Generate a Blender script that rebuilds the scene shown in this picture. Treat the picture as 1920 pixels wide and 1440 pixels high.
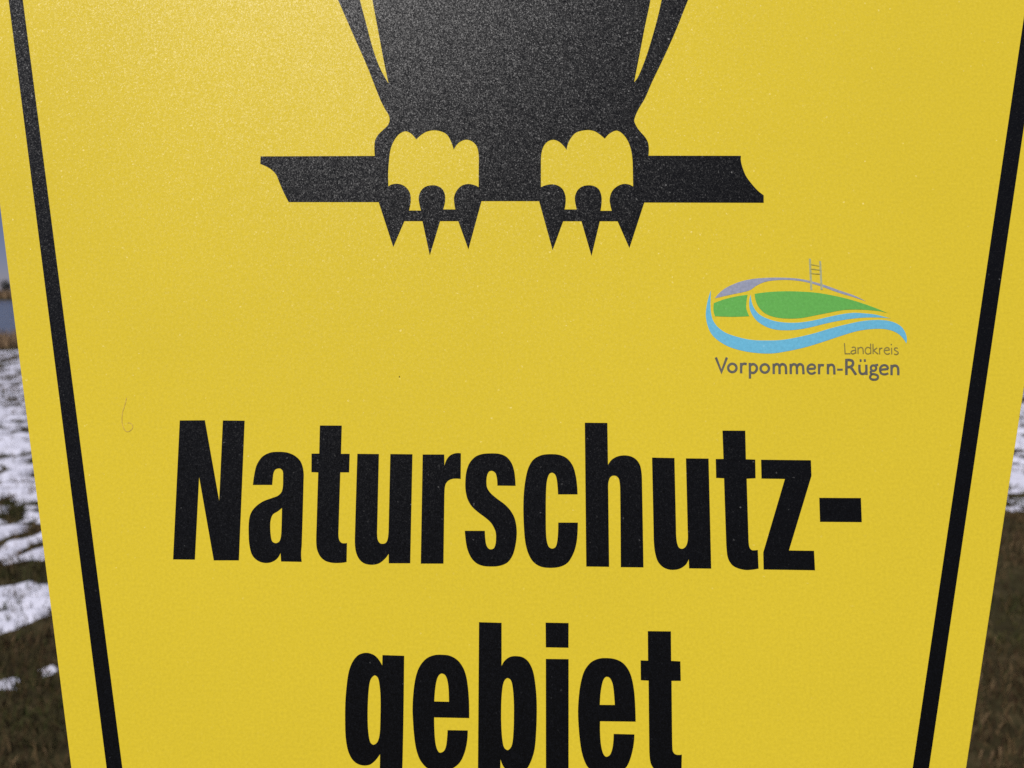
import bpy, bmesh, math, random, json
import numpy as np
from mathutils import Vector, Matrix
from mathutils.geometry import tessellate_polygon

for o in list(bpy.data.objects): bpy.data.objects.remove(o)
scene = bpy.context.scene
C = scene.collection
rad = math.radians

# ------------------------------------------------------------------ camera
CAM_H = 1.55
PITCH = rad(6.74)
DIST = 0.31                       # camera to sign board
camd = bpy.data.cameras.new('camera')
cam = bpy.data.objects.new('camera', camd); C.objects.link(cam)
cam.location = (0, 0, CAM_H)
cam.rotation_euler = (math.pi/2 - PITCH, 0, 0)
camd.sensor_fit = 'HORIZONTAL'; camd.sensor_width = 36
camd.lens = 36*1480/1920
camd.clip_start = 0.01; camd.clip_end = 9000
camd.dof.use_dof = True
camd.dof.focus_distance = 0.313
camd.dof.aperture_fstop = 14.0
scene.camera = cam

# ------------------------------------------------------------------ sky and sun
SUN_EL = rad(59); SUN_AZ = rad(-148)       # azimuth from +Y towards +X (behind the viewer, to the left)
w = bpy.data.worlds.new('World'); scene.world = w; w.use_nodes = True
nt = w.node_tree; nt.nodes.clear()
sky = nt.nodes.new('ShaderNodeTexSky'); sky.sky_type = 'NISHITA'; sky.sun_disc = False
sky.sun_elevation = SUN_EL; sky.sun_rotation = SUN_AZ
sky.air_density = 0.75; sky.dust_density = 0.0; sky.ozone_density = 4.0; sky.altitude = 0
bg = nt.nodes.new('ShaderNodeBackground'); bg.inputs[1].default_value = 0.05
wo = nt.nodes.new('ShaderNodeOutputWorld')
tint = nt.nodes.new('ShaderNodeMix'); tint.data_type = 'RGBA'; tint.blend_type = 'MULTIPLY'; tint.inputs[0].default_value = 1.0
tint.inputs[7].default_value = (0.76, 0.65, 0.86, 1)          # thin violet-grey winter haze, the same all over the sky
nt.links.new(sky.outputs[0], tint.inputs[6]); nt.links.new(tint.outputs[2], bg.inputs[0]); nt.links.new(bg.outputs[0], wo.inputs[0])
sund = bpy.data.lights.new('sun', 'SUN'); sund.energy = 4.65; sund.angle = rad(0.53); sund.color = (1.0, 0.968, 0.94)
sun = bpy.data.objects.new('sun', sund); C.objects.link(sun)
sdir = Vector((math.sin(SUN_AZ)*math.cos(SUN_EL), math.cos(SUN_AZ)*math.cos(SUN_EL), math.sin(SUN_EL)))
sun.rotation_euler = sdir.to_track_quat('Z', 'Y').to_euler(); sun.location = sdir*20

vs = scene.view_settings
vs.view_transform = 'Standard'; vs.look = 'None'; vs.exposure = 0.0; vs.gamma = 1.0; vs.use_curve_mapping = False
scene.render.engine = 'CYCLES'
scene.cycles.use_denoising = False
scene.cycles.max_bounces = 5; scene.cycles.diffuse_bounces = 3; scene.cycles.glossy_bounces = 2
scene.render.resolution_x = 1024; scene.render.resolution_y = 768

# ------------------------------------------------------------------ helpers
def tag(o, label=None, cat=None, group=None, kind=None):
    if label: o['label'] = label
    if cat: o['category'] = cat
    if group: o['group'] = group
    if kind: o['kind'] = kind
    return o

def new_mat(name):
    m = bpy.data.materials.new(name); m.use_nodes = True
    n = m.node_tree; b = n.nodes['Principled BSDF']
    return m, n, b

def node(n, t, **kw):
    x = n.nodes.new(t)
    for k, v in kw.items():
        if hasattr(x, k): setattr(x, k, v)
    return x

def mesh_obj(name, verts, faces, mat, parent=None, smooth=False):
    me = bpy.data.meshes.new(name)
    me.from_pydata([tuple(v) for v in verts], [], faces); me.update()
    if mat: me.materials.append(mat)
    if smooth: me.polygons.foreach_set('use_smooth', [True]*len(me.polygons))
    o = bpy.data.objects.new(name, me); C.objects.link(o)
    if parent: o.parent = parent
    return o

def np_mesh(name, V, F, mat, col=None, smooth=False):
    """V (n,3) float, F (m,k) int: fast mesh from numpy arrays, optional per-vertex colour."""
    me = bpy.data.meshes.new(name)
    k = F.shape[1]
    me.vertices.add(len(V)); me.vertices.foreach_set('co', V.astype(np.float32).ravel())
    me.loops.add(F.size); me.loops.foreach_set('vertex_index', F.astype(np.int32).ravel())
    me.polygons.add(len(F)); me.polygons.foreach_set('loop_start', np.arange(len(F), dtype=np.int32)*k)
    me.polygons.foreach_set('loop_total', np.full(len(F), k, dtype=np.int32))
    me.polygons.foreach_set('use_smooth', np.full(len(F), smooth))
    me.update(calc_edges=True)
    if col is not None:
        a = me.color_attributes.new('tint', 'FLOAT_COLOR', 'POINT')
        a.data.foreach_set('color', np.hstack([col, np.ones((len(col), 1))]).astype(np.float32).ravel())
    me.materials.append(mat)
    o = bpy.data.objects.new(name, me); C.objects.link(o)
    return o

RNG = np.random.RandomState(7)
def vnoise(x, y, seed):
    """smooth 2-D value noise in 0..1"""
    def h(i, j):
        n = (i*374761393 + j*668265263 + seed*1442695041) & 0x7fffffff
        n = ((n ^ (n >> 13))*1274126177) & 0x7fffffff
        return ((n ^ (n >> 16)) & 0xffff)/65535.0
    xi = np.floor(x).astype(np.int64); yi = np.floor(y).astype(np.int64)
    fx = x-xi; fy = y-yi; fx = fx*fx*(3-2*fx); fy = fy*fy*(3-2*fy)
    return (h(xi, yi)*(1-fx)+h(xi+1, yi)*fx)*(1-fy) + (h(xi, yi+1)*(1-fx)+h(xi+1, yi+1)*fx)*fy
def fbm(x, y, seed, octv=4):
    s = 0; a = 0.5; t = 0
    for k in range(octv):
        s = s + a*vnoise(x*2**k, y*2**k, seed+k*17); t += a; a *= 0.5
    return s/t

# ------------------------------------------------------------------ materials: the sign
FACETS = ((2300, 0.21, 0.0), (3900, 0.27, 0.0), (1700, 0.6, 0.985))     # cells per metre, tilt, rarity
def film(name, col, rough=0.42, tone=0.042, spec=0.5):
    """printed ink under one grainy clear laminate (the same relief runs over every print)"""
    m, n, b = new_mat(name)
    tc = node(n, 'ShaderNodeTexCoord')
    # the laminate is embossed with bead-sized facets, each tilted a little its own way: a coat normal of its own
    geo = node(n, 'ShaderNodeNewGeometry')
    last = geo.outputs['Normal']
    for sc_, k_, rare in FACETS:
        vo = node(n, 'ShaderNodeTexVoronoi'); vo.inputs['Scale'].default_value = sc_
        n.links.new(tc.outputs['Object'], vo.inputs['Vector'])
        sub = node(n, 'ShaderNodeVectorMath', operation='SUBTRACT'); sub.inputs[1].default_value = (0.5, 0.5, 0.5)
        n.links.new(vo.outputs['Color'], sub.inputs[0])
        mul = node(n, 'ShaderNodeVectorMath', operation='MULTIPLY'); mul.inputs[1].default_value = (k_, k_, 0)
        n.links.new(sub.outputs[0], mul.inputs[0])
        if rare > 0:                                   # only a few facets stand out
            sep = node(n, 'ShaderNodeSeparateColor'); n.links.new(vo.outputs['Color'], sep.inputs[0])
            gt = node(n, 'ShaderNodeMath', operation='GREATER_THAN'); gt.inputs[1].default_value = rare; n.links.new(sep.outputs[2], gt.inputs[0])
            sm = node(n, 'ShaderNodeVectorMath', operation='SCALE'); n.links.new(mul.outputs[0], sm.inputs[0]); n.links.new(gt.outputs[0], sm.inputs['Scale']); mul = sm
        vt = node(n, 'ShaderNodeVectorTransform', vector_type='VECTOR', convert_from='OBJECT', convert_to='WORLD')
        n.links.new(mul.outputs[0], vt.inputs[0])
        ad = node(n, 'ShaderNodeVectorMath', operation='ADD')
        n.links.new(last, ad.inputs[0]); n.links.new(vt.outputs[0], ad.inputs[1]); last = ad.outputs[0]
    nz = node(n, 'ShaderNodeVectorMath', operation='NORMALIZE'); n.links.new(last, nz.inputs[0])
    n.links.new(nz.outputs[0], b.inputs['Coat Normal'])
    b.inputs['Coat Weight'].default_value = 1.0; b.inputs['Coat Roughness'].default_value = rough; b.inputs['Coat IOR'].default_value = 1.305
    # ink: slight unevenness of the print, fine grain and broad fading
    g1 = node(n, 'ShaderNodeTexNoise'); g1.inputs['Scale'].default_value = 900; g1.inputs['Detail'].default_value = 3
    g2 = node(n, 'ShaderNodeTexNoise'); g2.inputs['Scale'].default_value = 9; g2.inputs['Detail'].default_value = 4
    n.links.new(tc.outputs['Object'], g1.inputs['Vector']); n.links.new(tc.outputs['Object'], g2.inputs['Vector'])
    m1 = node(n, 'ShaderNodeMapRange'); m1.inputs[1].default_value = 0.25; m1.inputs[2].default_value = 0.75; m1.inputs[3].default_value = 1-tone*1.6; m1.inputs[4].default_value = 1+tone*1.6
    m2 = node(n, 'ShaderNodeMapRange'); m2.inputs[1].default_value = 0.3; m2.inputs[2].default_value = 0.7; m2.inputs[3].default_value = 1-tone*0.5; m2.inputs[4].default_value = 1+tone*0.5
    n.links.new(g1.outputs['Fac'], m1.inputs[0]); n.links.new(g2.outputs['Fac'], m2.inputs[0])
    mu = node(n, 'ShaderNodeMath', operation='MULTIPLY'); n.links.new(m1.outputs[0], mu.inputs[0]); n.links.new(m2.outputs[0], mu.inputs[1])
    hsv = node(n, 'ShaderNodeHueSaturation'); hsv.inputs['Color'].default_value = (*col, 1)
    n.links.new(mu.outputs[0], hsv.inputs['Value'])
    n.links.new(hsv.outputs[0], b.inputs['Base Color'])
    b.inputs['Roughness'].default_value = 0.6
    b.inputs['Specular IOR Level'].default_value = 0.02
    return m
YELLOW = film('yellow_film', (0.735, 0.556, 0.031))
BLACK = film('black_print', (0.002, 0.002, 0.0021), tone=0.1)
BLUE = film('blue_print', (0.15, 0.48, 0.66), tone=0.06)
GREEN = film('green_print', (0.135, 0.44, 0.085), tone=0.06)
LAV = film('grey_blue_print', (0.31, 0.33, 0.42), tone=0.1)
PALE = film('pale_grey_print', (0.40, 0.41, 0.22), tone=0.1)
PALE2 = film('faint_grey_print', (0.50, 0.42, 0.08), tone=0.1)
GREYTXT = film('grey_print', (0.125, 0.118, 0.095), tone=0.12)
GREYTHIN = film('thin_grey_print', (0.27, 0.215, 0.05), tone=0.12)
PENCIL = film('pencil_mark', (0.60, 0.415, 0.065), tone=0.15)
DIRT = film('dirt_speck', (0.09, 0.06, 0.012), tone=0.1)

m, n, b = new_mat('bare_aluminium'); ALU = m
b.inputs['Metallic'].default_value = 1; b.inputs['Base Color'].default_value = (0.55, 0.56, 0.57, 1)
tc = node(n, 'ShaderNodeTexCoord'); ns = node(n, 'ShaderNodeTexNoise'); ns.inputs['Scale'].default_value = 60; ns.inputs['Detail'].default_value = 5
n.links.new(tc.outputs['Object'], ns.inputs['Vector'])
mr = node(n, 'ShaderNodeMapRange'); mr.inputs[3].default_value = 0.3; mr.inputs[4].default_value = 0.6
n.links.new(ns.outputs['Fac'], mr.inputs[0]); n.links.new(mr.outputs[0], b.inputs['Roughness'])

m, n, b = new_mat('weathered_wood'); WOOD = m
tc = node(n, 'ShaderNodeTexCoord'); mp = node(n, 'ShaderNodeMapping'); mp.inputs['Scale'].default_value = (60, 3, 60)
ns = node(n, 'ShaderNodeTexNoise'); ns.inputs['Scale'].default_value = 1.0; ns.inputs['Detail'].default_value = 6
n.links.new(tc.outputs['Object'], mp.inputs[0]); n.links.new(mp.outputs[0], ns.inputs['Vector'])
cr = node(n, 'ShaderNodeValToRGB'); cr.color_ramp.elements[0].color = (0.09, 0.065, 0.045, 1); cr.color_ramp.elements[1].color = (0.30, 0.25, 0.19, 1)
n.links.new(ns.outputs['Fac'], cr.inputs[0]); n.links.new(cr.outputs[0], b.inputs['Base Color'])
bp = node(n, 'ShaderNodeBump'); bp.inputs['Distance'].default_value = 0.002; n.links.new(ns.outputs['Fac'], bp.inputs['Height']); n.links.new(bp.outputs[0], b.inputs['Normal'])
b.inputs['Roughness'].default_value = 0.85

# ------------------------------------------------------------------ materials: the land
m, n, b = new_mat('winter_soil'); SOIL = m
tc = node(n, 'ShaderNodeTexCoord')
ns = node(n, 'ShaderNodeTexNoise'); ns.inputs['Scale'].default_value = 7; ns.inputs['Detail'].default_value = 8; ns.inputs['Roughness'].default_value = 0.65
n.links.new(tc.outputs['Object'], ns.inputs['Vector'])
cr = node(n, 'ShaderNodeValToRGB'); e = cr.color_ramp.elements
e[0].position = 0.3; e[0].color = (0.018, 0.013, 0.006, 1); e[1].position = 0.75; e[1].color = (0.07, 0.052, 0.026, 1)
x = e.new(0.52); x.color = (0.032, 0.027, 0.011, 1)
n.links.new(ns.outputs['Fac'], cr.inputs[0]); n.links.new(cr.outputs[0], b.inputs['Base Color'])
b.inputs['Roughness'].default_value = 0.95; b.inputs['Specular IOR Level'].default_value = 0.1
bp = node(n, 'ShaderNodeBump'); bp.inputs['Distance'].default_value = 0.03; n.links.new(ns.outputs['Fac'], bp.inputs['Height']); n.links.new(bp.outputs[0], b.inputs['Normal'])

def tint_mat(name, rough=0.8, trans=0.0):
    m, n, b = new_mat(name)
    a = node(n, 'ShaderNodeVertexColor', layer_name='tint')
    n.links.new(a.outputs[0], b.inputs['Base Color'])
    b.inputs['Roughness'].default_value = rough; b.inputs['Specular IOR Level'].default_value = 0.15
    return m
GRASS = tint_mat('winter_grass'); REED = tint_mat('dry_reed'); FOLI = tint_mat('far_trees')

m, n, b = new_mat('old_snow'); SNOW = m
tc = node(n, 'ShaderNodeTexCoord')
ns = node(n, 'ShaderNodeTexNoise'); ns.inputs['Scale'].default_value = 14; ns.inputs['Detail'].default_value = 8; ns.inputs['Roughness'].default_value = 0.6
n.links.new(tc.outputs['Object'], ns.inputs['Vector'])
cr = node(n, 'ShaderNodeValToRGB'); cr.color_ramp.elements[0].position = 0.3; cr.color_ramp.elements[0].color = (0.47, 0.47, 0.55, 1); cr.color_ramp.elements[1].position = 0.65; cr.color_ramp.elements[1].color = (0.60, 0.60, 0.70, 1)
n.links.new(ns.outputs['Fac'], cr.inputs[0]); n.links.new(cr.outputs[0], b.inputs['Base Color'])
b.inputs['Roughness'].default_value = 0.6; b.inputs['Specular IOR Level'].default_value = 0.3
bp = node(n, 'ShaderNodeBump'); bp.inputs['Distance'].default_value = 0.02; n.links.new(ns.outputs['Fac'], bp.inputs['Height']); n.links.new(bp.outputs[0], b.inputs['Normal'])

m, n, b = new_mat('bay_water'); WATER = m
b.inputs['Base Color'].default_value = (0.06, 0.075, 0.10, 1); b.inputs['Roughness'].default_value = 0.12; b.inputs['IOR'].default_value = 1.33
tc = node(n, 'ShaderNodeTexCoord'); mp = node(n, 'ShaderNodeMapping'); mp.inputs['Scale'].default_value = (0.6, 2.2, 1)
ns = node(n, 'ShaderNodeTexNoise'); ns.inputs['Scale'].default_value = 1.0; ns.inputs['Detail'].default_value = 5
n.links.new(tc.outputs['Object'], mp.inputs[0]); n.links.new(mp.outputs[0], ns.inputs['Vector'])
bp = node(n, 'ShaderNodeBump'); bp.inputs['Distance'].default_value = 0.12; n.links.new(ns.outputs['Fac'], bp.inputs['Height']); n.links.new(bp.outputs[0], b.inputs['Normal'])

# ------------------------------------------------------------------ ground, water, far shore
def ground_z(x, y):
    z = 0.05*(fbm(x*0.5, y*0.5, 3)-0.5) + 0.03*(fbm(x*3, y*3, 5)-0.5)
    bank = np.clip((y-24.5-1.2*(fbm(x*0.25, y*0+3.0, 9)-0.5))/5.0, 0, 1)
    return z*(1-bank) - 0.75*bank*bank*(3-2*bank)
xs = np.concatenate([-14-np.geomspace(400, 0.3, 46), np.arange(-14, 11.001, 0.055), 11+np.geomspace(0.3, 400, 46)])
ys = np.concatenate([1.2-np.geomspace(300, 0.3, 40), 1.2*1.0125**np.arange(0, 262)])
ys = ys[ys < 31]
def grid(xs, ys):
    X, Y = np.meshgrid(xs, ys)
    nx, ny = len(xs), len(ys)
    i = (np.arange(ny-1)[:, None]*nx + np.arange(nx-1)[None, :]).ravel()
    return X.ravel(), Y.ravel(), np.stack([i, i+1, i+nx+1, i+nx], 1)
X, Y, F = grid(xs, ys)
tag(np_mesh('ground', np.stack([X, Y, ground_z(X, Y)], 1), F, SOIL, smooth=True), 'dark winter turf ground around the sign', kind='structure')

def snow_depth(x, y):
    """positive where old snow still lies"""
    edge = 3.5 + 0.42*np.clip(x+2.2, -1, 9)              # snow starts nearer on the left than on the right
    big = fbm(x*0.9, y*0.9, 21, 3)-0.5
    mid = fbm(x*4.2, y*3.0, 31, 4)-0.5
    fine = fbm(x*11, y*8, 41, 3)-0.5
    d = np.clip((y-edge)*0.8, -0.78-0.06*np.clip(x+1.5, 0, 6), 0.17) + 0.18*big + 0.6*mid + 1.75*fine + 0.5*(fbm(x*19, y*15, 51, 2)-0.5)
    d = d - 0.27*np.clip((y-9)/3.5, 0, 1)
    # round tussocks that melted free
    for f_, sd in ((5.2, 61), (9.5, 67)):
        d = d - 0.75*np.clip((vnoise(x*f_, y*f_*0.8, sd)-0.66)/0.14, 0, 1)
    d = d - 0.17*np.clip((3.45-y)/0.5, 0, 1)
    # a bare trodden patch on the left
    d = d - 1.2*np.exp(-(((x+2.75)/0.55)**2 + ((y-4.24)/0.2)**2))
    d = d - 2.0*np.clip((y-20.3)/2.0, 0, 1)
    return d
xs2 = np.arange(-14, 11.001, 0.05); ys2 = 2.0*1.0105**np.arange(0, 236); ys2 = ys2[ys2 < 23.5]
X, Y, F = grid(xs2, ys2)
S = snow_depth(X, Y)
Z = ground_z(X, Y) + 0.012 + np.clip(S, -0.5, 0.35)*0.07
keep = (S[F].max(1) > -0.2)
tag(np_mesh('snow_cover', np.stack([X, Y, Z], 1), F[keep], SNOW, smooth=True), 'patchy old snow lying on the turf behind the sign', 'snow', kind='stuff')

water = mesh_obj('water', [(-3000, 25, -0.42), (3000, 25, -0.42), (3000, 260, -0.42), (-3000, 260, -0.42)], [(0, 1, 2, 3)], WATER)
tag(water, 'grey blue water of the bay beyond the bank', kind='structure')
xs3 = np.linspace(-3000, 3000, 80); ys3 = np.concatenate([np.array([168, 172, 178, 190]), np.geomspace(210, 5000, 20)])
X, Y, F = grid(xs3, ys3)
sh = 8*np.sin(X*0.013)+5*np.sin(X*0.041+1)
Zf = np.where(Y < 171, -0.8, np.where(Y < 180, 0.0, 0.35)) + np.clip((Y-400)/4000, 0, 1)*3
tag(np_mesh('far_shore', np.stack([X, Y+sh*(Y < 400), Zf], 1), F, SOIL, smooth=True), 'low brown land on the far side of the bay', kind='structure')

# ------------------------------------------------------------------ grass, reeds and the far wood
def blades(name, px, py, pz, length, width, lean, mat, cols):
    """bent two-segment blades, all in one mesh"""
    n_ = len(px)
    a = RNG.rand(n_)*2*np.pi; t = RNG.rand(n_)*2*np.pi
    dx, dy = np.cos(a), np.sin(a)                                  # lean direction
    wx, wy = np.cos(t)*width/2, np.sin(t)*width/2
    z1 = length*0.55*np.sqrt(np.clip(1-(lean*0.6)**2, 0.05, 1)); r1 = length*0.55*lean*0.6
    z2 = z1 + length*0.45*np.sqrt(np.clip(1-lean**2, 0.0, 1)); r2 = r1 + length*0.45*lean
    V = np.empty((n_, 5, 3))
    V[:, 0] = np.stack([px-wx, py-wy, pz-0.01], 1); V[:, 1] = np.stack([px+wx, py+wy, pz-0.01], 1)
    V[:, 2] = np.stack([px+dx*r1+wx*.8, py+dy*r1+wy*.8, pz+z1], 1); V[:, 3] = np.stack([px+dx*r1-wx*.8, py+dy*r1-wy*.8, pz+z1], 1)
    V[:, 4] = np.stack([px+dx*r2, py+dy*r2, pz+z2], 1)
    o = np.arange(n_)[:, None]*5
    F = np.concatenate([o+np.array([[0, 1, 2]]), o+np.array([[0, 2, 3]]), o+np.array([[3, 2, 4]])])
    return np_mesh(name, V.reshape(-1, 3), F, mat, np.repeat(cols, 5, 0))

def turf_points(n_, x0, x1, y0, y1, cut):
    x = RNG.uniform(x0, x1, n_); y = RNG.uniform(y0, y1, n_)
    c = fbm(x*6, y*6, 77, 3) + 0.35*RNG.rand(n_)
    s = snow_depth(x, y)
    k = (c > 0.5) & (s < cut+0.34*RNG.rand(n_)**3)
    return x[k], y[k]
pts = [turf_points(150000, -4.2, 5.2, 1.7, 6.5, 0.05), turf_points(90000, -9, 9, 6.5, 13, 0.1), turf_points(60000, -14, 11, 13, 24, 0.2)]
gx = np.concatenate([p[0] for p in pts]); gy = np.concatenate([p[1] for p in pts])
k = len(gx); far = np.clip((gy-5)/12, 0, 1)
pal = np.array([[0.050, 0.037, 0.016], [0.075, 0.058, 0.028], [0.034, 0.034, 0.010], [0.024, 0.034, 0.009], [0.115, 0.090, 0.050], [0.036, 0.024, 0.013]])
patch = fbm(gx*1.7, gy*1.7, 90, 3)
pick = np.where(RNG.rand(k) < np.clip((patch-0.45)*4, 0.05, 0.8), RNG.choice([2, 3], k), RNG.choice([0, 0, 1, 4, 5, 5], k))
cols = pal[pick]*RNG.uniform(0.75, 1.35, (k, 1))*np.array([[1.3, 1.1, 1.0]])
g = blades('turf_grass', gx, gy, ground_z(gx, gy), RNG.uniform(0.025, 0.075, k)*(1+0.4*far), RNG.uniform(0.003, 0.006, k)*(1+1.6*far), RNG.uniform(0.45, 0.97, k), GRASS, cols)
tag(g, 'short matted brown and olive winter grass', 'grass', kind='stuff')

k = 34000
gx = RNG.uniform(-32, 26, k); gy = RNG.uniform(20.6, 26.5, k)
cols = np.array([[0.29, 0.19, 0.105]])*RNG.uniform(0.55, 1.35, (k, 1))*np.array([[1, 1, 1]])
g = blades('bank_grass', gx, gy, ground_z(gx, gy), RNG.uniform(0.18, 0.5, k), RNG.uniform(0.010, 0.022, k), RNG.uniform(0.2, 0.85, k), REED, cols)
tag(g, 'strip of tall dry brown grass along the bank', 'dry grass', kind='stuff')

k = 30000
gx = RNG.uniform(-300, 300, k); sh = 8*np.sin(gx*0.013)+5*np.sin(gx*0.041+1)
gy = 173+sh+RNG.uniform(0, 9, k)
cols = np.array([[0.30, 0.20, 0.11]])*RNG.uniform(0.6, 1.3, (k, 1))
g = blades('far_reeds', gx, gy, np.full(k, -0.3), RNG.uniform(1.2, 2.6, k), RNG.uniform(0.08, 0.16, k), RNG.uniform(0.05, 0.4, k), REED, cols)
tag(g, 'pale tan reed belt on the far side of the water', 'reeds', kind='stuff')

# a low wood far behind the reeds: lumpy leafless crowns, hundreds of twig cards per tree
VV = []; FF = []; CC = []; base = 0
for t in range(150):
    cx, cy = RNG.uniform(-520, 520), RNG.uniform(430, 560)
    hgt = RNG.uniform(5.5, 10.5); rw = hgt*RNG.uniform(0.3, 0.45)
    q = 150
    u = RNG.normal(size=(q, 3)); u /= np.linalg.norm(u, axis=1)[:, None]
    r = RNG.rand(q)**0.4
    P = np.stack([cx+u[:, 0]*rw*r, cy+u[:, 1]*rw*r, hgt*0.58+u[:, 2]*hgt*0.42*r], 1)
    s_ = RNG.uniform(0.35, 0.9, q)
    d1 = RNG.normal(size=(q, 3)); d2 = RNG.normal(size=(q, 3))
    d1 *= (s_/np.linalg.norm(d1, axis=1))[:, None]; d2 *= (s_/np.linalg.norm(d2, axis=1))[:, None]
    V = np.stack([P-d1, P+d1, P+d2], 1).reshape(-1, 3)
    tv = []
    for a in range(5): tv.append((cx+0.18*math.cos(a*1.2566), cy+0.18*math.sin(a*1.2566), 0))
    tv = np.array(tv); tp = tv.copy(); tp[:, :2] = (tp[:, :2]-[cx, cy])*0.4+[cx, cy]; tp[:, 2] = hgt*0.8
    V = np.vstack([V, tv, tp])
    f = np.arange(q*3).reshape(-1, 3)
    tf = []
    for a in range(5):
        b_ = (a+1) % 5; tf += [[q*3+a, q*3+b_, q*3+5+b_], [q*3+a, q*3+5+b_, q*3+5+a]]
    f = np.vstack([f, np.array(tf)])
    c_ = np.array([[0.035, 0.038, 0.030]])*RNG.uniform(0.6, 1.3)
    VV.append(V); FF.append(f+base); CC.append(np.repeat(c_, len(V), 0)); base += len(V)
tag(np_mesh('far_woodland', np.vstack(VV), np.vstack(FF), FOLI, np.vstack(CC)), 'dark far wood on the horizon behind the reeds', 'woodland', kind='stuff')

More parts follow.
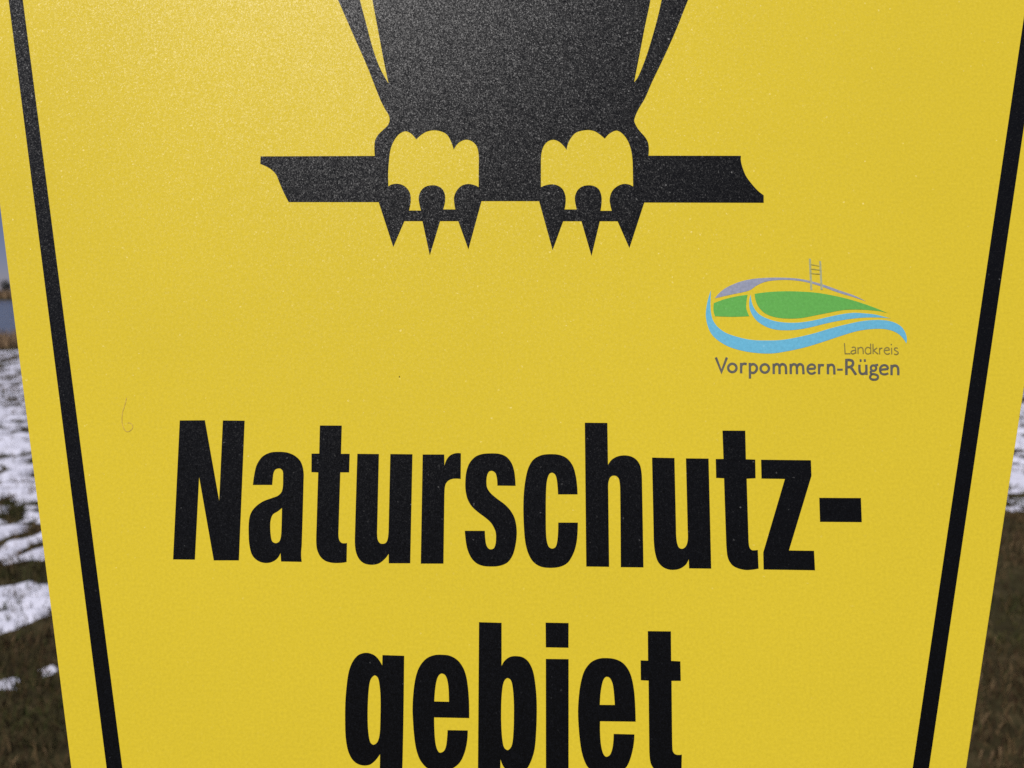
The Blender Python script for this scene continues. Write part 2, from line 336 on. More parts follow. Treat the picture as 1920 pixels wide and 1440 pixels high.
# ------------------------------------------------------------------ the sign
DATA = json.loads(r'''{"G":{"N":[[[-130.78,15.41,1],[-120.66,15.59,1],[-113.34,-16.11,1],[-113.41,15.57,1],[-104.65,15.57,1],[-104.45,-38.97,1],[-114.37,-39.12,1],[-121.84,-6.78,1],[-121.86,-38.94,1],[-130.5,-38.98,1]]],"a":[[[-100.22,-9.7,1],[-99.86,-5.87],[-99.06,-1.94],[-96.99,1.36],[-93.95,3.02],[-90.64,3.4],[-86.86,3.09],[-83.7,1.73],[-81.4,-0.65],[-80.29,-4.34],[-80.14,-8.24],[-79.93,-32.34],[-80.05,-36.18],[-79.67,-39.16,1],[-87.8,-39.15,1],[-88.15,-35.88,1],[-89.37,-38.03],[-91.5,-39.42],[-94.11,-39.8],[-97.0,-38.99],[-99.28,-36.89],[-100.55,-33.07],[-101.07,-28.36],[-101.17,-24.06],[-100.65,-21.04],[-99.21,-18.65],[-96.23,-16.24],[-92.32,-14.67],[-90.15,-13.82],[-88.8,-12.46],[-88.3,-10.51],[-88.33,-6.6],[-88.56,-4.21],[-89.48,-3.22],[-90.37,-3.15],[-91.55,-3.59],[-92.2,-4.91],[-92.42,-7.09],[-92.53,-9.61,1]],[[-88.29,-18.51,1],[-88.16,-28.18],[-88.38,-30.33],[-88.98,-31.62],[-90.27,-32.15],[-91.62,-31.44],[-92.23,-29.52],[-92.63,-26.1],[-92.58,-23.3],[-91.83,-21.14],[-89.9,-19.82]]],"t":[[[-74.46,13.96,1],[-65.73,14.0,1],[-65.67,2.88,1],[-62.23,2.92,1],[-62.22,-4.34,1],[-65.7,-4.38,1],[-65.67,-26.16],[-65.63,-28.72],[-65.22,-30.64],[-64.23,-31.69],[-62.91,-31.8],[-62.18,-31.66,1],[-62.11,-38.98,1],[-64.84,-39.36],[-67.89,-39.32],[-70.53,-38.6],[-72.55,-36.93],[-73.82,-34.39],[-74.28,-31.41],[-74.35,-25.85],[-74.46,-4.49,1],[-77.15,-4.43,1],[-77.38,2.84,1],[-74.33,2.88,1]]],"u":[[[-59.19,2.95,1],[-50.65,2.96,1],[-50.51,-25.52],[-50.48,-28.09],[-50.11,-30.43],[-49.2,-31.61],[-48.11,-31.8],[-47.03,-31.45],[-46.33,-30.16],[-46.05,-27.6],[-46.03,-25.03],[-46.13,3.01,1],[-37.39,3.02,1],[-37.25,-39.07,1],[-45.61,-39.2,1],[-45.75,-35.55,1],[-46.88,-37.18],[-48.78,-38.91],[-50.5,-39.65],[-52.66,-39.86],[-55.06,-39.43],[-57.06,-37.97],[-58.44,-35.44],[-59.07,-32.05],[-59.16,-27.78]]],"r":[[[-33.36,2.97,1],[-24.86,3.06,1],[-24.69,-1.36,1],[-23.99,0.82],[-22.71,2.57],[-20.98,3.45],[-19.45,3.69],[-18.32,3.57,1],[-18.23,-6.38,1],[-20.15,-6.28],[-21.88,-6.51],[-23.39,-7.39],[-24.24,-8.91],[-24.48,-11.72],[-24.48,-14.3],[-24.33,-39.01,1],[-33.14,-39.14,1]]],"s":[[[3.27,-8.8,1],[-3.84,-8.8,1],[-4.01,-6.3],[-4.56,-4.15],[-5.44,-3.3],[-6.18,-3.09],[-7.17,-3.41],[-7.89,-4.84],[-8.12,-7.21],[-7.83,-9.58],[-6.63,-11.5],[-4.21,-13.61],[-0.72,-16.14],[1.47,-18.46],[3.01,-21.21],[3.78,-24.61],[3.9,-28.01],[3.35,-32.25],[2.31,-35.65],[0.41,-38.21],[-2.58,-39.52],[-5.59,-39.82],[-9.03,-39.62],[-11.63,-38.6],[-13.82,-36.31],[-15.39,-32.52],[-16.27,-26.37,1],[-8.49,-26.27,1],[-8.23,-29.45],[-7.77,-31.78],[-6.89,-33.04],[-5.89,-33.32],[-4.91,-32.88],[-4.32,-31.52],[-4.09,-29.39],[-4.25,-26.85],[-5.01,-24.94],[-6.25,-23.04],[-8.44,-21.15],[-11.06,-19.27],[-13.7,-16.95],[-15.4,-14.18],[-16.24,-10.75],[-16.38,-7.31],[-16.01,-3.42],[-14.85,-0.17],[-12.7,2.24],[-10.1,3.35],[-6.84,3.69],[-3.13,3.52],[-0.51,2.46],[1.48,0.23],[2.6,-2.78],[3.06,-5.79]]],"c":[[[27.39,-11.8,1],[19.81,-11.9,1],[19.62,-9.03],[19.26,-6.03],[18.6,-4.23],[17.51,-3.55],[16.43,-4.0],[15.71,-5.64],[15.29,-8.22],[15.11,-12.94],[15.12,-20.2],[15.25,-26.58],[15.61,-29.96],[16.4,-32.07],[17.69,-32.68],[18.97,-32.03],[19.6,-29.91],[19.89,-26.51],[19.95,-22.73,1],[27.55,-22.63,1],[27.31,-28.1],[26.68,-31.92],[25.41,-35.31],[23.5,-38.08],[20.73,-39.51],[17.31,-39.98],[13.45,-39.62],[10.44,-37.85],[8.48,-34.72],[7.29,-30.5],[6.67,-24.57],[6.38,-17.33],[6.54,-11.33],[7.14,-6.17],[8.18,-1.85],[10.11,1.41],[13.13,3.17],[16.82,3.65],[20.51,3.34],[23.33,1.99],[25.5,-0.79],[26.68,-4.65],[27.21,-8.51]]],"h":[[[30.14,16.06,1],[38.95,16.06,1],[39.19,-0.29,1],[40.57,1.66],[42.73,2.98],[45.32,3.48],[47.91,3.16],[50.06,1.98],[51.55,-0.15],[52.18,-3.15],[52.33,-7.01],[52.72,-39.27,1],[44.05,-39.32,1],[43.9,-11.39],[43.78,-7.97],[43.36,-5.62],[42.5,-4.64],[41.55,-4.39],[40.48,-4.66],[39.7,-5.66],[39.27,-7.59],[39.27,-11.44],[39.58,-39.26,1],[30.8,-39.27,1]]],"u2":[[[56.26,2.74,1],[64.94,2.66,1],[65.28,-24.19],[65.34,-27.57],[65.7,-30.09],[66.32,-31.56],[67.37,-32.05],[68.44,-31.65],[69.3,-30.46],[69.75,-28.35],[69.74,-24.98],[69.36,2.58,1],[78.1,2.59,1],[78.54,-39.34,1],[70.13,-39.38,1],[70.0,-35.91,1],[69.01,-37.81],[67.09,-39.3],[64.97,-39.96],[62.42,-39.92],[60.1,-38.99],[58.21,-36.93],[57.17,-33.58],[56.73,-29.38],[56.67,-25.16]]],"t2":[[[83.61,13.51,1],[92.41,13.55,1],[92.46,2.49,1],[96.04,2.4,1],[96.03,-4.78,1],[92.62,-4.99,1],[92.89,-27.18],[92.94,-29.28],[93.24,-31.17],[94.07,-32.12],[95.33,-32.19],[96.35,-32.05,1],[96.5,-39.07,1],[93.93,-39.52],[91.4,-39.64],[88.46,-38.98],[86.38,-37.76],[84.94,-35.27],[84.49,-31.92],[84.34,-27.72],[83.93,-4.92,1],[80.9,-4.83,1],[80.84,2.45,1],[83.83,2.52,1]]],"z":[[[98.26,2.38,1],[117.36,2.38,1],[117.42,-3.59,1],[108.14,-32.08,1],[117.64,-32.07,1],[117.82,-39.37,1],[98.39,-39.37,1],[98.39,-32.98,1],[107.25,-4.91,1],[98.29,-4.88,1]]],"hyphen":[[[120.16,-11.97,1],[135.97,-11.86,1],[136.01,-21.0,1],[120.2,-21.09,1]]],"g":[[[-38.74,-73.95,1],[-47.1,-73.82,1],[-47.12,-77.7,1],[-48.2,-75.93],[-49.91,-74.16],[-52.01,-73.27],[-54.09,-73.15],[-56.55,-74.08],[-58.55,-76.52],[-59.89,-80.14],[-60.55,-85.34],[-60.88,-91.7],[-60.75,-98.42],[-60.35,-104.31],[-59.38,-109.0],[-57.84,-112.1],[-55.94,-113.81],[-53.46,-114.54],[-50.81,-114.2],[-48.81,-112.68],[-47.04,-110.29,1],[-47.01,-116.92],[-47.31,-119.26],[-48.38,-120.45],[-49.81,-120.56],[-51.06,-119.54],[-51.44,-117.8,1],[-59.62,-117.99,1],[-59.18,-121.48],[-57.44,-124.93],[-54.11,-126.98],[-49.2,-127.37],[-44.34,-126.56],[-40.73,-124.54],[-38.98,-121.4],[-38.4,-116.73]],[[-49.91,-81.43],[-48.65,-82.32],[-47.85,-85.49],[-47.39,-90.24],[-47.25,-98.13],[-47.37,-102.86],[-48.1,-105.82],[-49.59,-106.95],[-50.85,-106.07],[-51.64,-102.95],[-52.1,-98.24],[-52.22,-91.52],[-51.94,-85.57],[-51.32,-82.77]]],"e":[[[-13.4,-96.44,1],[-26.74,-96.45,1],[-26.56,-100.84],[-26.2,-104.75],[-25.61,-107.48],[-24.76,-109.02],[-24.14,-109.28],[-22.93,-108.79],[-22.14,-107.4],[-21.71,-104.66],[-21.53,-101.01,1],[-13.86,-100.97,1],[-14.04,-104.88],[-14.98,-109.2],[-16.75,-112.74],[-19.15,-114.74],[-21.17,-115.64],[-24.21,-116.02],[-27.27,-115.7],[-29.53,-114.58],[-31.84,-111.91],[-33.35,-108.04],[-34.3,-102.58],[-34.84,-97.09],[-35.06,-93.15],[-34.86,-87.61],[-34.17,-82.04],[-32.82,-78.03],[-30.41,-74.99],[-27.35,-73.54],[-24.26,-73.28],[-21.16,-73.62],[-18.24,-75.17],[-16.14,-77.72],[-14.85,-80.87],[-14.04,-85.22],[-13.54,-90.74]],[[-24.12,-80.25],[-22.87,-80.83],[-22.01,-82.6],[-21.46,-85.76],[-21.2,-90.62,1],[-26.82,-90.61,1],[-26.55,-85.86],[-25.93,-82.28],[-25.13,-80.75]]],"b":[[[-10.21,-60.89,1],[-1.54,-60.98,1],[-1.34,-77.04,1],[-0.14,-75.03],[1.9,-73.6],[4.36,-73.27],[6.82,-73.7],[8.88,-75.26],[10.55,-78.4],[11.48,-82.74],[12.06,-88.25],[12.22,-93.75],[12.04,-100.81],[11.52,-107.06],[10.42,-110.97],[8.83,-114.1],[6.83,-115.7],[4.41,-116.14],[1.97,-115.61],[-0.07,-113.92],[-1.32,-111.23,1],[-1.35,-114.91,1],[-9.78,-114.91,1]],[[0.97,-81.44],[2.2,-82.13],[2.92,-84.49],[3.42,-89.21],[3.57,-95.11],[3.44,-101.38],[2.88,-106.08],[1.48,-107.78],[0.05,-106.92],[-0.68,-104.2],[-1.15,-99.13],[-1.29,-94.03],[-1.2,-88.52],[-0.76,-84.16],[-0.05,-82.17]]],"i":[[[15.5,-74.1,1],[24.16,-74.02,1],[24.32,-114.6,1],[15.82,-114.72,1]]],"i_dot":[[[15.32,-60.61,1],[24.1,-60.62,1],[24.1,-69.8,1],[15.47,-69.8,1]]],"e2":[[[49.5,-96.42,1],[36.1,-96.55,1],[36.14,-101.46],[36.5,-105.34],[37.19,-108.04],[37.99,-109.19],[38.72,-109.33],[39.8,-108.68],[40.61,-106.81],[41.06,-104.08],[41.22,-101.04,1],[49.0,-101.07,1],[48.7,-104.69],[47.72,-108.97],[46.22,-112.49],[44.01,-114.66],[41.6,-115.68],[38.59,-115.98],[35.58,-115.7],[33.17,-114.71],[30.95,-112.44],[29.33,-108.22],[28.52,-103.57],[27.97,-97.73],[27.8,-92.65],[28.15,-87.14],[28.87,-82.4],[30.28,-78.03],[32.72,-75.01],[35.57,-73.65],[38.83,-73.35],[42.08,-73.76],[44.92,-75.18],[46.95,-77.71],[48.15,-80.84],[48.94,-85.16],[49.32,-90.25]],[[38.54,-80.24],[39.71,-80.61],[40.77,-82.56],[41.33,-86.09],[41.64,-90.52,1],[36.02,-90.6,1],[36.3,-86.19],[36.99,-82.44],[37.68,-80.85]]],"t3":[[[54.23,-63.09,1],[62.97,-63.05,1],[63.0,-73.93,1],[66.44,-74.06,1],[66.53,-81.2,1],[63.06,-81.26,1],[63.1,-102.83],[63.13,-104.76],[63.35,-106.89],[64.14,-107.84],[65.34,-108.12],[66.66,-107.97,1],[66.43,-114.92,1],[63.87,-115.47],[61.47,-115.53],[59.08,-115.08],[56.69,-113.79],[55.1,-111.51],[54.6,-108.43],[54.51,-103.79],[54.41,-81.35,1],[51.49,-81.25,1],[51.45,-73.98,1],[54.25,-74.01,1]]],"owl":[[[-42.99,377.79],[-2.49,381.62],[37.8,375.64],[62.35,404.43,1],[61.26,375.02],[63.63,346.02],[70.31,326.85],[83.69,307.78],[93.36,279.84],[92.93,254.35],[82.39,215.18],[72.23,190.71],[67.2,177.73],[62.2,166.13],[57.24,155.46],[54.36,148.65],[51.5,143.57],[49.95,139.4],[50.5,137.34],[51.89,135.0],[54.12,132.36],[55.4,130.02],[55.78,127.4],[55.59,124.31,1],[92.68,124.21,1],[92.64,122.12],[93.26,119.23],[94.58,115.77],[96.73,112.6],[99.16,109.73],[101.43,107.84,1],[101.37,104.75,1],[53.81,104.83,1],[47.79,86.08,1],[43.11,97.08,1],[35.99,97.07,1],[32.67,82.81,1],[28.64,97.06,1],[21.28,97.05,1],[17.11,85.21,1],[11.55,105.38,1],[-11.77,105.37,1],[-16.74,85.4,1],[-21.04,97.04,1],[-28.42,97.03,1],[-32.28,82.9,1],[-35.58,97.02,1],[-42.92,97.01,1],[-47.17,86.3,1],[-53.62,104.93,1],[-90.55,104.91,1],[-92.84,109.11],[-94.73,113.21],[-96.18,116.44],[-98.11,118.5],[-100.47,119.97],[-102.94,121.03,1],[-102.96,124.22,1],[-55.76,124.34,1],[-56.01,127.71],[-55.85,130.69],[-54.69,133.24],[-52.68,135.36],[-50.68,137.49],[-50.08,139.62],[-50.55,141.76],[-52.1,144.33],[-54.29,148.63],[-60.11,162.9],[-66.83,177.75],[-73.18,191.87],[-85.07,216.93],[-96.89,257.09],[-97.92,283.09],[-88.53,311.19],[-75.15,330.01],[-68.72,349.15],[-66.95,378.42],[-68.74,408.3,1]],[[-49.82,111.45,1],[-50.08,117.0],[-49.92,121.69],[-49.38,126.97],[-48.05,130.8],[-45.84,133.75],[-43.29,134.81],[-40.98,133.74],[-38.92,131.37,1],[-36.69,133.43],[-34.43,134.73],[-31.59,135.19],[-28.73,134.71],[-26.42,133.41],[-24.77,130.76],[-23.45,127.05,1],[-21.79,129.57],[-19.83,130.86],[-17.84,131.16],[-15.55,130.15],[-13.93,128.09],[-13.19,124.57],[-13.1,118.73],[-12.99,111.16,1],[-14.7,112.03],[-17.25,112.5],[-19.78,111.86],[-21.72,110.0],[-22.91,107.1],[-22.75,104.2],[-22.31,101.89,1],[-27.27,101.88,1],[-26.55,105.36],[-26.78,108.55],[-27.96,110.58],[-29.96,111.74],[-31.95,111.98],[-34.49,111.45],[-36.43,109.71],[-37.33,106.8],[-36.86,103.61],[-36.24,101.41,1],[-41.16,101.41,1],[-40.57,104.77],[-40.63,107.38],[-41.25,109.42],[-43.0,111.45],[-44.72,112.33],[-46.72,112.62],[-48.7,112.21]],[[12.23,111.16,1],[12.18,118.71],[12.25,124.54],[13.07,128.05],[14.74,130.27],[17.0,131.09],[19.26,130.38],[21.24,128.62],[22.54,126.86,1],[23.21,129.79],[24.89,132.71],[26.86,134.35],[30.8,135.16],[33.62,134.75],[35.87,133.39],[38.01,131.51,1],[39.81,133.56],[42.62,134.9],[44.87,133.84],[47.11,130.91],[48.5,127.12],[49.15,122.75],[49.3,117.53],[49.38,111.45,1],[47.6,112.32],[45.37,112.49],[42.86,111.45],[40.9,109.43],[39.95,106.26],[40.22,103.67],[40.78,101.38,1],[36.27,101.37,1],[36.71,104.82],[36.6,107.7],[35.6,110.3],[33.64,111.63],[31.4,111.97],[28.88,111.45],[26.93,109.72],[25.99,107.12],[26.11,104.81],[26.73,101.94,1],[21.81,101.93,1],[22.25,104.81],[22.12,107.7],[21.05,110.3],[19.08,111.86],[16.55,112.38],[14.03,111.92]],[[-63.91,191.8],[-61.08,181.66],[-57.82,170.27],[-54.67,162.0],[-50.91,155.24,1],[-53.08,164.6],[-55.97,178.56],[-58.69,191.76],[-65.91,229.33,1],[-72.72,229.41,1]],[[56.82,190.84],[54.53,179.55],[52.43,168.34],[49.93,155.32,1],[51.56,157.62],[54.45,164.89],[57.37,174.34],[59.89,183.85],[61.41,190.8],[69.33,227.74,1],[62.69,227.82,1]]],"wave_outer":[[[79.89,69.02,1],[78.7,65.26],[77.96,61.5],[77.82,58.23],[78.55,54.5],[80.11,51.24],[82.81,48.7],[86.87,46.41],[92.3,44.83],[98.19,44.03],[103.63,43.98],[109.09,44.85],[115.91,46.37],[122.75,48.5],[129.6,50.85],[136.44,52.98],[141.89,53.84],[146.4,53.96],[149.98,53.29],[152.63,51.92],[154.36,50.08],[155.41,48.24,1],[155.71,50.09],[155.13,52.62],[153.64,54.93],[151.0,56.53],[147.42,57.35],[142.91,57.42],[138.37,56.93],[132.91,55.74],[126.53,54.08],[119.68,51.95],[112.84,50.28],[107.38,49.32],[101.92,49.06],[95.56,49.25],[90.12,50.38],[85.59,51.98],[82.43,54.28],[80.64,56.84],[79.86,59.64],[79.63,62.92],[79.76,66.2]]],"wave_inner":[[[95.54,67.45,1],[94.95,64.86],[94.98,62.06],[95.98,59.26],[97.98,56.7],[101.13,54.63],[104.74,53.48],[109.28,53.19],[113.83,53.54],[118.84,54.5],[124.32,55.92],[129.79,57.11],[135.24,57.98],[140.23,58.42],[145.65,58.45],[149.7,58.15,1],[147.47,58.69],[143.89,59.6],[139.38,60.09],[135.32,60.26],[130.77,59.67],[125.3,58.48],[119.82,57.15],[114.8,56.33],[110.26,56.17],[105.72,56.61],[102.1,57.66],[98.95,59.27],[96.94,61.6],[95.85,64.4]]],"green_big":[[[97.06,67.69,1],[102.33,68.41],[108.73,68.77],[114.2,68.7],[121.02,68.26],[127.81,67.12],[133.67,65.75],[139.51,63.91],[144.42,62.07],[148.65,60.23,1],[145.29,61.0],[140.33,61.44],[135.81,61.56],[131.27,61.31],[125.8,60.25],[119.41,58.92],[114.85,58.05],[109.39,57.84],[104.85,58.37],[101.24,59.75],[98.77,62.07],[97.46,64.88]]],"green_small":[[[80.97,63.86,1],[85.35,65.52],[90.4,66.72],[94.3,67.3,1],[93.79,64.39],[93.74,61.58],[94.83,58.69,1],[87.98,58.42],[81.35,58.62,1],[80.79,61.05]]],"arc":[[[81.46,65.83,1],[82.86,67.62],[85.41,69.75],[89.11,71.65],[92.8,72.94],[97.4,73.8],[102.91,74.2],[108.85,74.22],[114.33,73.87],[119.32,72.85],[124.3,71.42],[130.15,69.24],[135.99,67.16],[140.44,64.85,1],[135.96,66.46],[130.12,68.21],[124.27,70.38],[119.3,72.01],[114.31,73.02],[108.84,73.37],[103.34,72.98],[100.58,72.31],[97.81,70.98],[95.49,69.32],[93.18,68.52],[88.13,67.41],[83.99,66.45]]]},"K":{"V":[[0.955,0,[[81.47,42.21],[83.57,36.58],[85.77,42.24]]]],"o":[[0.955,1,[[89.43,38.12],[89.29,37.49],[88.93,36.96],[88.4,36.6],[87.78,36.47],[87.17,36.59],[86.65,36.94],[86.31,37.47],[86.2,38.1],[86.33,38.73],[86.69,39.26],[87.22,39.62],[87.84,39.75],[88.46,39.63],[88.97,39.28],[89.31,38.75]]]],"r":[[0.955,0,[[91.29,40.13],[91.21,36.0]]],[0.955,0,[[91.26,38.28],[91.48,39.28],[92.26,39.78],[93.46,39.65]]]],"p":[[0.955,0,[[94.66,40.16],[94.61,33.96]]],[0.955,0,[[94.71,39.02],[95.49,39.59],[96.33,39.6],[97.16,38.89],[97.35,38.04],[97.05,37.04],[96.27,36.32],[95.43,36.24],[94.66,36.59]]]],"o2":[[0.955,1,[[102.05,38.0],[101.91,37.37],[101.55,36.84],[101.02,36.48],[100.4,36.35],[99.79,36.47],[99.27,36.82],[98.93,37.35],[98.82,37.98],[98.96,38.61],[99.32,39.14],[99.85,39.5],[100.47,39.63],[101.08,39.51],[101.6,39.16],[101.94,38.63]]]],"m":[[0.955,0,[[103.91,39.94],[103.85,35.81]]],[0.955,0,[[103.91,38.51],[104.28,39.37],[105.06,39.73],[105.75,39.53],[106.09,38.82],[106.09,35.83]]],[0.955,0,[[106.15,38.67],[106.59,39.46],[107.37,39.75],[108.13,39.47],[108.54,38.83],[108.64,35.85]]]],"m2":[[0.955,0,[[110.52,39.92],[110.45,35.83]]],[0.955,0,[[110.51,38.42],[110.93,39.35],[111.71,39.74],[112.47,39.5],[112.8,38.86],[112.83,35.85]]],[0.955,0,[[112.89,38.58],[113.38,39.44],[114.08,39.8],[114.85,39.52],[115.22,38.88],[115.34,35.87]]]],"e":[[0.868,0,[[119.84,38.13],[119.79,39.06],[119.32,39.55],[118.48,39.69],[117.64,39.33],[117.13,38.61],[116.97,37.76],[117.15,36.91],[117.83,36.2],[118.81,36.07],[119.65,36.43],[120.01,36.79]]],[0.868,0,[[117.11,37.94],[119.98,38.11]]]],"r2":[[0.955,0,[[121.49,39.92],[121.38,35.87]]],[0.955,0,[[121.45,38.36],[121.75,39.14],[122.39,39.5],[123.36,39.37]]]],"n":[[0.955,0,[[124.91,39.95],[124.8,35.9]]],[0.955,0,[[124.87,38.38],[125.31,39.31],[126.16,39.67],[126.92,39.4],[127.24,38.54],[127.27,35.85]]]],"hyphen":[[0.81,0,[[128.4,37.73],[130.59,37.75]]]],"R":[[1.013,0,[[132.11,41.99],[131.92,35.67]]],[1.013,0,[[132.1,41.54],[133.36,41.55],[134.32,41.23],[134.64,40.45],[134.41,39.59],[133.69,38.95],[132.01,38.72]]],[1.013,0,[[133.69,38.73],[134.48,37.6],[135.61,35.77]]]],"u":[[0.955,0,[[137.06,39.75],[137.02,37.62],[137.23,36.63],[137.91,36.14],[138.75,36.22],[139.39,36.65],[139.62,37.36]]],[0.955,0,[[139.7,39.77],[139.64,35.77]]],[0.955,0,[[137.18,41.39],[137.95,41.39]]],[0.955,0,[[138.78,41.4],[139.59,41.45]]]],"g":[[0.868,1,[[143.48,38.45],[143.38,38.04],[143.15,37.7],[142.8,37.46],[142.4,37.38],[142.0,37.46],[141.67,37.69],[141.46,38.03],[141.39,38.44],[141.49,38.84],[141.72,39.19],[142.07,39.43],[142.47,39.51],[142.87,39.43],[143.2,39.2],[143.41,38.86]]],[0.868,0,[[143.17,39.59],[144.29,39.74]]],[0.868,0,[[141.85,37.45],[141.27,36.88],[141.6,36.24],[142.77,36.04],[143.86,35.55],[144.01,34.84],[143.54,34.13],[142.42,33.91],[141.46,34.12],[140.99,34.75],[141.23,35.53],[141.8,36.1]]]],"e2":[[0.868,0,[[147.98,38.13],[147.8,39.05],[147.2,39.54],[146.37,39.61],[145.52,39.18],[145.0,38.39],[144.97,37.4],[145.28,36.48],[146.1,36.06],[147.07,36.07],[148.06,36.5]]],[0.868,0,[[145.05,37.83],[148.05,38.13]]]],"n2":[[0.955,0,[[149.42,39.77],[149.28,35.73]]],[0.955,0,[[149.38,38.42],[149.96,39.28],[150.8,39.5],[151.55,39.15],[151.87,38.3],[151.84,35.75]]]],"l_L":[[0.463,0,[[131.54,48.24],[131.69,44.03],[133.71,44.04]]]],"l_a":[[0.463,0,[[134.34,46.4],[135.05,46.69],[135.67,46.41],[135.78,45.63],[135.8,44.06]]],[0.463,0,[[135.78,45.41],[134.87,45.33],[134.16,44.97],[133.97,44.4],[134.41,44.02],[135.11,44.12],[135.75,44.63]]]],"l_n":[[0.463,0,[[136.72,46.63],[136.66,43.96]]],[0.463,0,[[136.69,45.77],[137.27,46.42],[137.97,46.57],[138.52,46.21],[138.66,45.36],[138.66,43.98]]]],"l_d":[[0.463,0,[[141.51,46.16],[140.83,46.59],[140.06,46.44],[139.55,45.79],[139.46,45.08],[139.78,44.3],[140.54,43.95],[141.45,44.38]]],[0.463,0,[[141.65,48.09],[141.58,44.0]]]],"l_k":[[0.463,0,[[142.55,48.02],[142.48,43.96]]],[0.463,0,[[144.1,46.46],[142.67,45.39],[144.43,43.97]]]],"l_r":[[0.463,0,[[145.01,46.47],[144.99,43.86]]],[0.463,0,[[145.02,45.54],[145.34,46.19],[146.12,46.41]]]],"l_e":[[0.463,0,[[148.8,45.64],[148.55,46.35],[147.86,46.56],[147.15,46.2],[146.78,45.41],[146.96,44.56],[147.63,44.0],[148.33,44.0],[148.9,44.36]]],[0.463,0,[[146.85,45.41],[148.87,45.63]]]],"l_i":[[0.463,0,[[149.67,46.5],[149.64,43.9]]],[0.463,0,[[149.37,47.85],[149.85,47.71]]]],"l_s":[[0.463,0,[[152.02,46.23],[151.48,46.51],[150.91,46.3],[150.76,45.8],[151.29,45.3],[152.04,44.88],[152.16,44.38],[151.66,43.88],[150.96,43.88],[150.56,44.16]]]],"ladder":[[0.831,0,[[119.02,81.96],[119.27,69.3]]],[0.831,0,[[123.0,81.02],[123.26,69.43]]]],"rungs":[[0.404,0,[[119.19,79.69],[123.0,78.98]]],[0.404,0,[[119.14,77.89],[123.02,77.42]]],[0.404,0,[[119.21,76.09],[123.03,75.75]]]],"scratch":[[0.353,0,[[-152.86,24.3],[-153.16,22.43],[-153.67,20.34],[-154.13,18.26],[-154.23,15.77],[-153.88,13.5],[-153.03,11.65],[-151.82,10.73],[-150.18,11.47],[-149.64,12.92],[-150.55,14.05],[-151.82,14.24]]]],"speck":[[0.378,0,[[-43.42,33.87],[-43.19,33.37]]]]}}''')
R = Matrix([[0.9994551648815008, 0.011178719195004544, -0.031054945320375976], [-0.008022798538577009, 0.9949600830285436, 0.09995032708022068], [0.032015747614286806, -0.09964672306198998, 0.9945076784458255]])
P3 = -0.03682326920533358
cp, sp = math.cos(PITCH), math.sin(PITCH)
CAM = Matrix(((1, 0, 0), (0, sp, -cp), (0, cp, sp)))            # columns: right, up, back
M3 = CAM @ R
sign = bpy.data.objects.new('nature_reserve_sign', None); C.objects.link(sign)
sign.empty_display_size = 0.2
# board frame origin (on the emblem's axis), then the Empty is moved down to the foot of the post
org = Vector((0, 0, CAM_H)) + M3 @ Vector((P3*DIST, 0, -DIST))
vax = M3 @ Vector((0, 1, 0))
foot = org - vax*(org.z/vax.z)
FOOT_V = -(org-foot).length
sign.matrix_world = Matrix.Translation(foot) @ M3.to_4x4()
tag(sign, 'yellow nature reserve sign with black owl emblem and black lettering', 'sign')
def SV(u, v, z=0.0):                                            # board millimetres -> sign-local metres
    return (u/1000, v/1000 - FOOT_V, z)

def smooth(pts, closed=True, step=6):
    """control points (third value = corner) -> polyline, Catmull-Rom between smooth points"""
    n_ = len(pts); out = []
    P = [Vector(p[:2]) for p in pts]; K = [len(p) > 2 for p in pts]
    for i in range(n_ if closed else n_-1):
        j = (i+1) % n_
        a, b = P[i], P[j]
        if K[i] and K[j]: out.append(a); continue
        ends = closed or (i > 0), closed or (j < n_-1)
        p0 = P[i-1] if (not K[i] and ends[0]) else a*2-b if False else None
        p3 = P[(j+1) % n_] if (not K[j] and ends[1]) else None
        L = (b-a).length
        t1 = (b-p0)/max((a-p0).length+L, 1e-6)*L if p0 is not None else None
        t2 = (p3-a)/max((p3-b).length+L, 1e-6)*L if p3 is not None else None
        if t1 is None and t2 is None: t1 = t2 = b-a
        elif t1 is None: t1 = (b-a)*1.5-t2*0.5
        elif t2 is None: t2 = (b-a)*1.5-t1*0.5
        for k in range(step):
            s = k/step; s2 = s*s; s3 = s2*s
            out.append(a*(2*s3-3*s2+1)+t1*(s3-2*s2+s)+b*(-2*s3+3*s2)+t2*(s3-s2))
    if not closed: out.append(P[-1])
    return out

def print_mesh(name, contours, mat, parent, z=0.00005, step=6):
    """filled print with holes, a hair above the board, with a thin edge"""
    loops = [smooth(c, True, step) for c in contours]
    tess = tessellate_polygon([[Vector((p.x, p.y, 0)) for p in l] for l in loops])
    flat = [p for l in loops for p in l]
    verts = [SV(p.x, p.y, z) for p in flat] + [SV(p.x, p.y, 0.000005) for p in flat]
    N = len(flat); faces = []
    for t in tess:
        a, b, c = (flat[i] for i in t)
        cr_ = (b.x-a.x)*(c.y-a.y)-(b.y-a.y)*(c.x-a.x)
        if abs(cr_) < 1e-9: continue
        faces.append(tuple(t) if cr_ > 0 else tuple(reversed(t)))
    o = 0
    for l in loops:
        k = len(l)
        for i in range(k):
            j = (i+1) % k
            faces.append((o+i, o+j, N+o+j, N+o+i))
        o += k
    return mesh_obj(name, verts, faces, mat, parent)

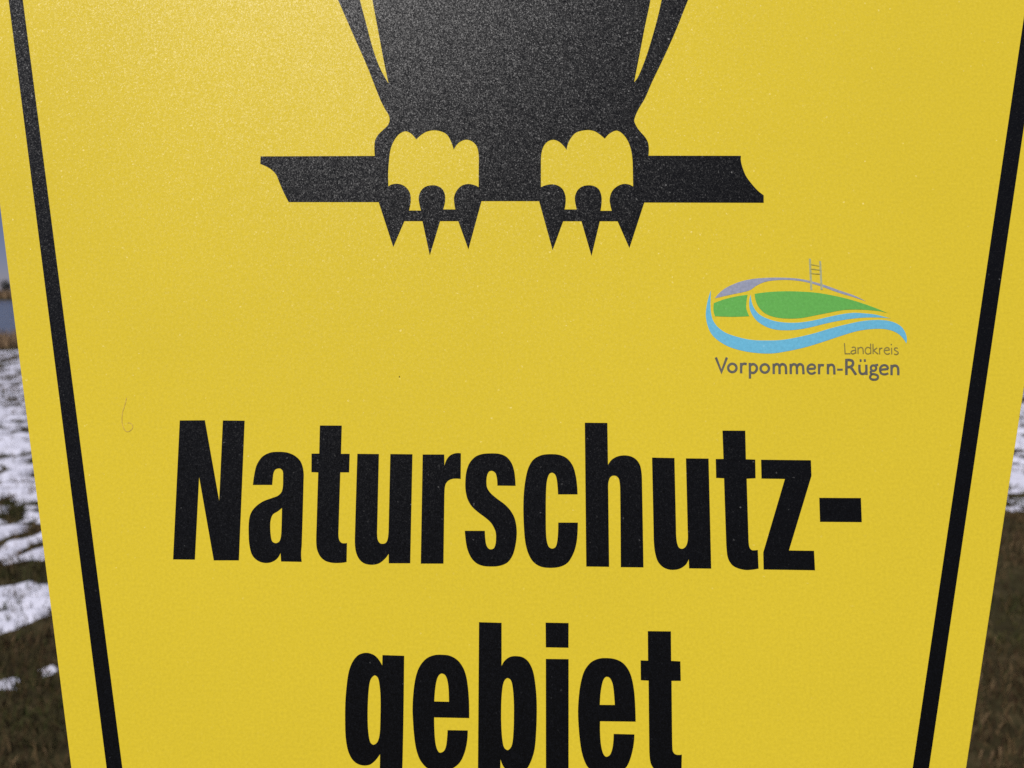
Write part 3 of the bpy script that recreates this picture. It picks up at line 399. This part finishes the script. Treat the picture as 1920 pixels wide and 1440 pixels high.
def ribbon(verts, faces, pts, wdt, closed, z, step=4):
    pl = smooth(pts, closed, step) if len(pts) > 3 else [Vector(p) for p in pts]
    pl = [p for i, p in enumerate(pl) if i == 0 or (p-pl[i-1]).length > 1e-4]
    n_ = len(pl); b0 = len(verts)
    for i, p in enumerate(pl):
        pa = pl[i-1] if (i > 0 or closed) else None
        pb = pl[(i+1) % n_] if (i < n_-1 or closed) else None
        d1 = (p-pa).normalized() if pa is not None else (pb-p).normalized()
        d2 = (pb-p).normalized() if pb is not None else d1
        nn = Vector((-(d1.y+d2.y), d1.x+d2.x))
        nn = nn.normalized() if nn.length > 1e-5 else Vector((-d1.y, d1.x))
        k = 1/max(0.45, nn.dot(Vector((-d1.y, d1.x))))
        q = nn*(wdt/2*k)
        verts += [SV(p.x+q.x, p.y+q.y, z), SV(p.x-q.x, p.y-q.y, z)]
    for i in range(n_ if closed else n_-1):
        j = (i+1) % n_
        faces.append((b0+2*i+1, b0+2*j+1, b0+2*j, b0+2*i))

def stroke_mesh(name, strokes, mat, parent, z=0.00005):
    verts, faces = [], []
    for k, (wd, cl, pts) in enumerate(strokes):
        ribbon(verts, faces, pts, wd, bool(cl), z+k*0.000015)
    return mesh_obj(name, verts, faces, mat, parent)

# edges of the board and of the black line, fitted straight lines u = a*v + b (mm)
def lx(k, v): return k[0]*v + k[1]
EL, ER = (-0.2035, -189.9), (0.2005, 193.5)
OL, OR = (-0.1995, -175.46), (0.1921, 178.93)
IL, IR = (-0.1995, -169.32), (0.1904, 172.80)
VB, VT, VA = -176.0, 420.0, 530.0                 # bottom edge, shoulders, apex
def outline(L, R_, vb, vt, va): return [(lx(L, vb), vb), (lx(R_, vb), vb), (lx(R_, vt), vt), (0.0, va), (lx(L, vt), vt)]
out = outline(EL, ER, VB, VT, VA)
bm = bmesh.new()
fv = [bm.verts.new(SV(*p, 0.0)) for p in out]
face = bm.faces.new(fv)
r = bmesh.ops.extrude_face_region(bm, geom=[face])
for v in [g for g in r['geom'] if isinstance(g, bmesh.types.BMVert)]: v.co.z -= 0.0025
bmesh.ops.recalc_face_normals(bm, faces=bm.faces)
vert_edges = [e for e in bm.edges if abs(e.verts[0].co.z-e.verts[1].co.z) > 0.001]
bmesh.ops.bevel(bm, geom=vert_edges, offset=0.014, segments=6, affect='EDGES', profile=0.5)
rim = [e for e in bm.edges if all(abs(v.co.z) < 1e-6 for v in e.verts)]
bmesh.ops.bevel(bm, geom=rim, offset=0.0003, segments=2, affect='EDGES')
me = bpy.data.meshes.new('board'); bm.to_mesh(me); bm.free()
me.materials.append(YELLOW); me.materials.append(ALU)
for p in me.polygons:
    if p.normal.z < -0.5: p.material_index = 1
board = bpy.data.objects.new('board', me); C.objects.link(board); board.parent = sign

o1 = [(*p, 1) for p in outline(OL, OR, VB+14, VT-12, VA-16)]
i1 = [(*p, 1) for p in outline(IL, IR, VB+20, VT-16, VA-23)]
print_mesh('border_line', [o1, i1], BLACK, sign)
print_mesh('owl_emblem', DATA['G']['owl'], BLACK, sign)
for k in ('N', 'a', 't', 'u', 'r', 's', 'c', 'h', 'u2', 't2', 'z', 'hyphen', 'g', 'e', 'b', 'i', 'e2', 't3'):
    l = print_mesh('hyphen' if k == 'hyphen' else 'letter', DATA['G'][k], BLACK, sign)
    if k == 'i': print_mesh('letter_dot', DATA['G']['i_dot'], BLACK, l)
emb = print_mesh('district_emblem', DATA['G']['wave_outer'], BLUE, sign)
emb['label'] = 'small blue and green district emblem with grey lettering'
print_mesh('wave', DATA['G']['wave_inner'], BLUE, emb)
print_mesh('green_field', DATA['G']['green_big'], GREEN, emb)
print_mesh('green_field', DATA['G']['green_small'], GREEN, emb)
print_mesh('grey_arc', DATA['G']['arc'], LAV, emb)
stroke_mesh('tower', DATA['K']['ladder'], PALE, emb, 0.00007)
stroke_mesh('tower_crossbars', DATA['K']['rungs'], PALE2, emb, 0.00011)
for k in ('V', 'o', 'r', 'p', 'o2', 'm', 'm2', 'e', 'r2', 'n', 'hyphen', 'R', 'u', 'g', 'e2', 'n2'):
    stroke_mesh('hyphen' if k == 'hyphen' else 'letter', DATA['K'][k], GREYTXT, emb)
for k in 'Landkreis':
    stroke_mesh('letter', DATA['K']['l_'+k], GREYTHIN, emb)
stroke_mesh('pencil_scratch', DATA['K']['scratch'], PENCIL, sign, 0.00005)
stroke_mesh('dirt_speck', DATA['K']['speck'], DIRT, sign, 0.00005)

# post and fixings behind the board
def box(name, u0, u1, v0, v1, z0, z1, mat, parent, bev=0.004):
    bm = bmesh.new(); bmesh.ops.create_cube(bm, size=1)
    a = SV(u0, v0); b = SV(u1, v1)
    for v in bm.verts:
        v.co = ((a[0]+b[0])/2+v.co.x*(b[0]-a[0]), (a[1]+b[1])/2+v.co.y*(b[1]-a[1]), (z0+z1)/2+v.co.z*(z1-z0))
    bmesh.ops.bevel(bm, geom=list(bm.edges), offset=bev, segments=2, affect='EDGES')
    me = bpy.data.meshes.new(name); bm.to_mesh(me); bm.free(); me.materials.append(mat)
    o = bpy.data.objects.new(name, me); C.objects.link(o); o.parent = parent
    return o
post = box('post', -45, 45, FOOT_V*1000-350, 470, -0.095, -0.0055, WOOD, sign)
for v in (-90, 330):
    box('batten', -150, 150, v-15, v+15, -0.0053, -0.0027, ALU, sign, 0.0008)
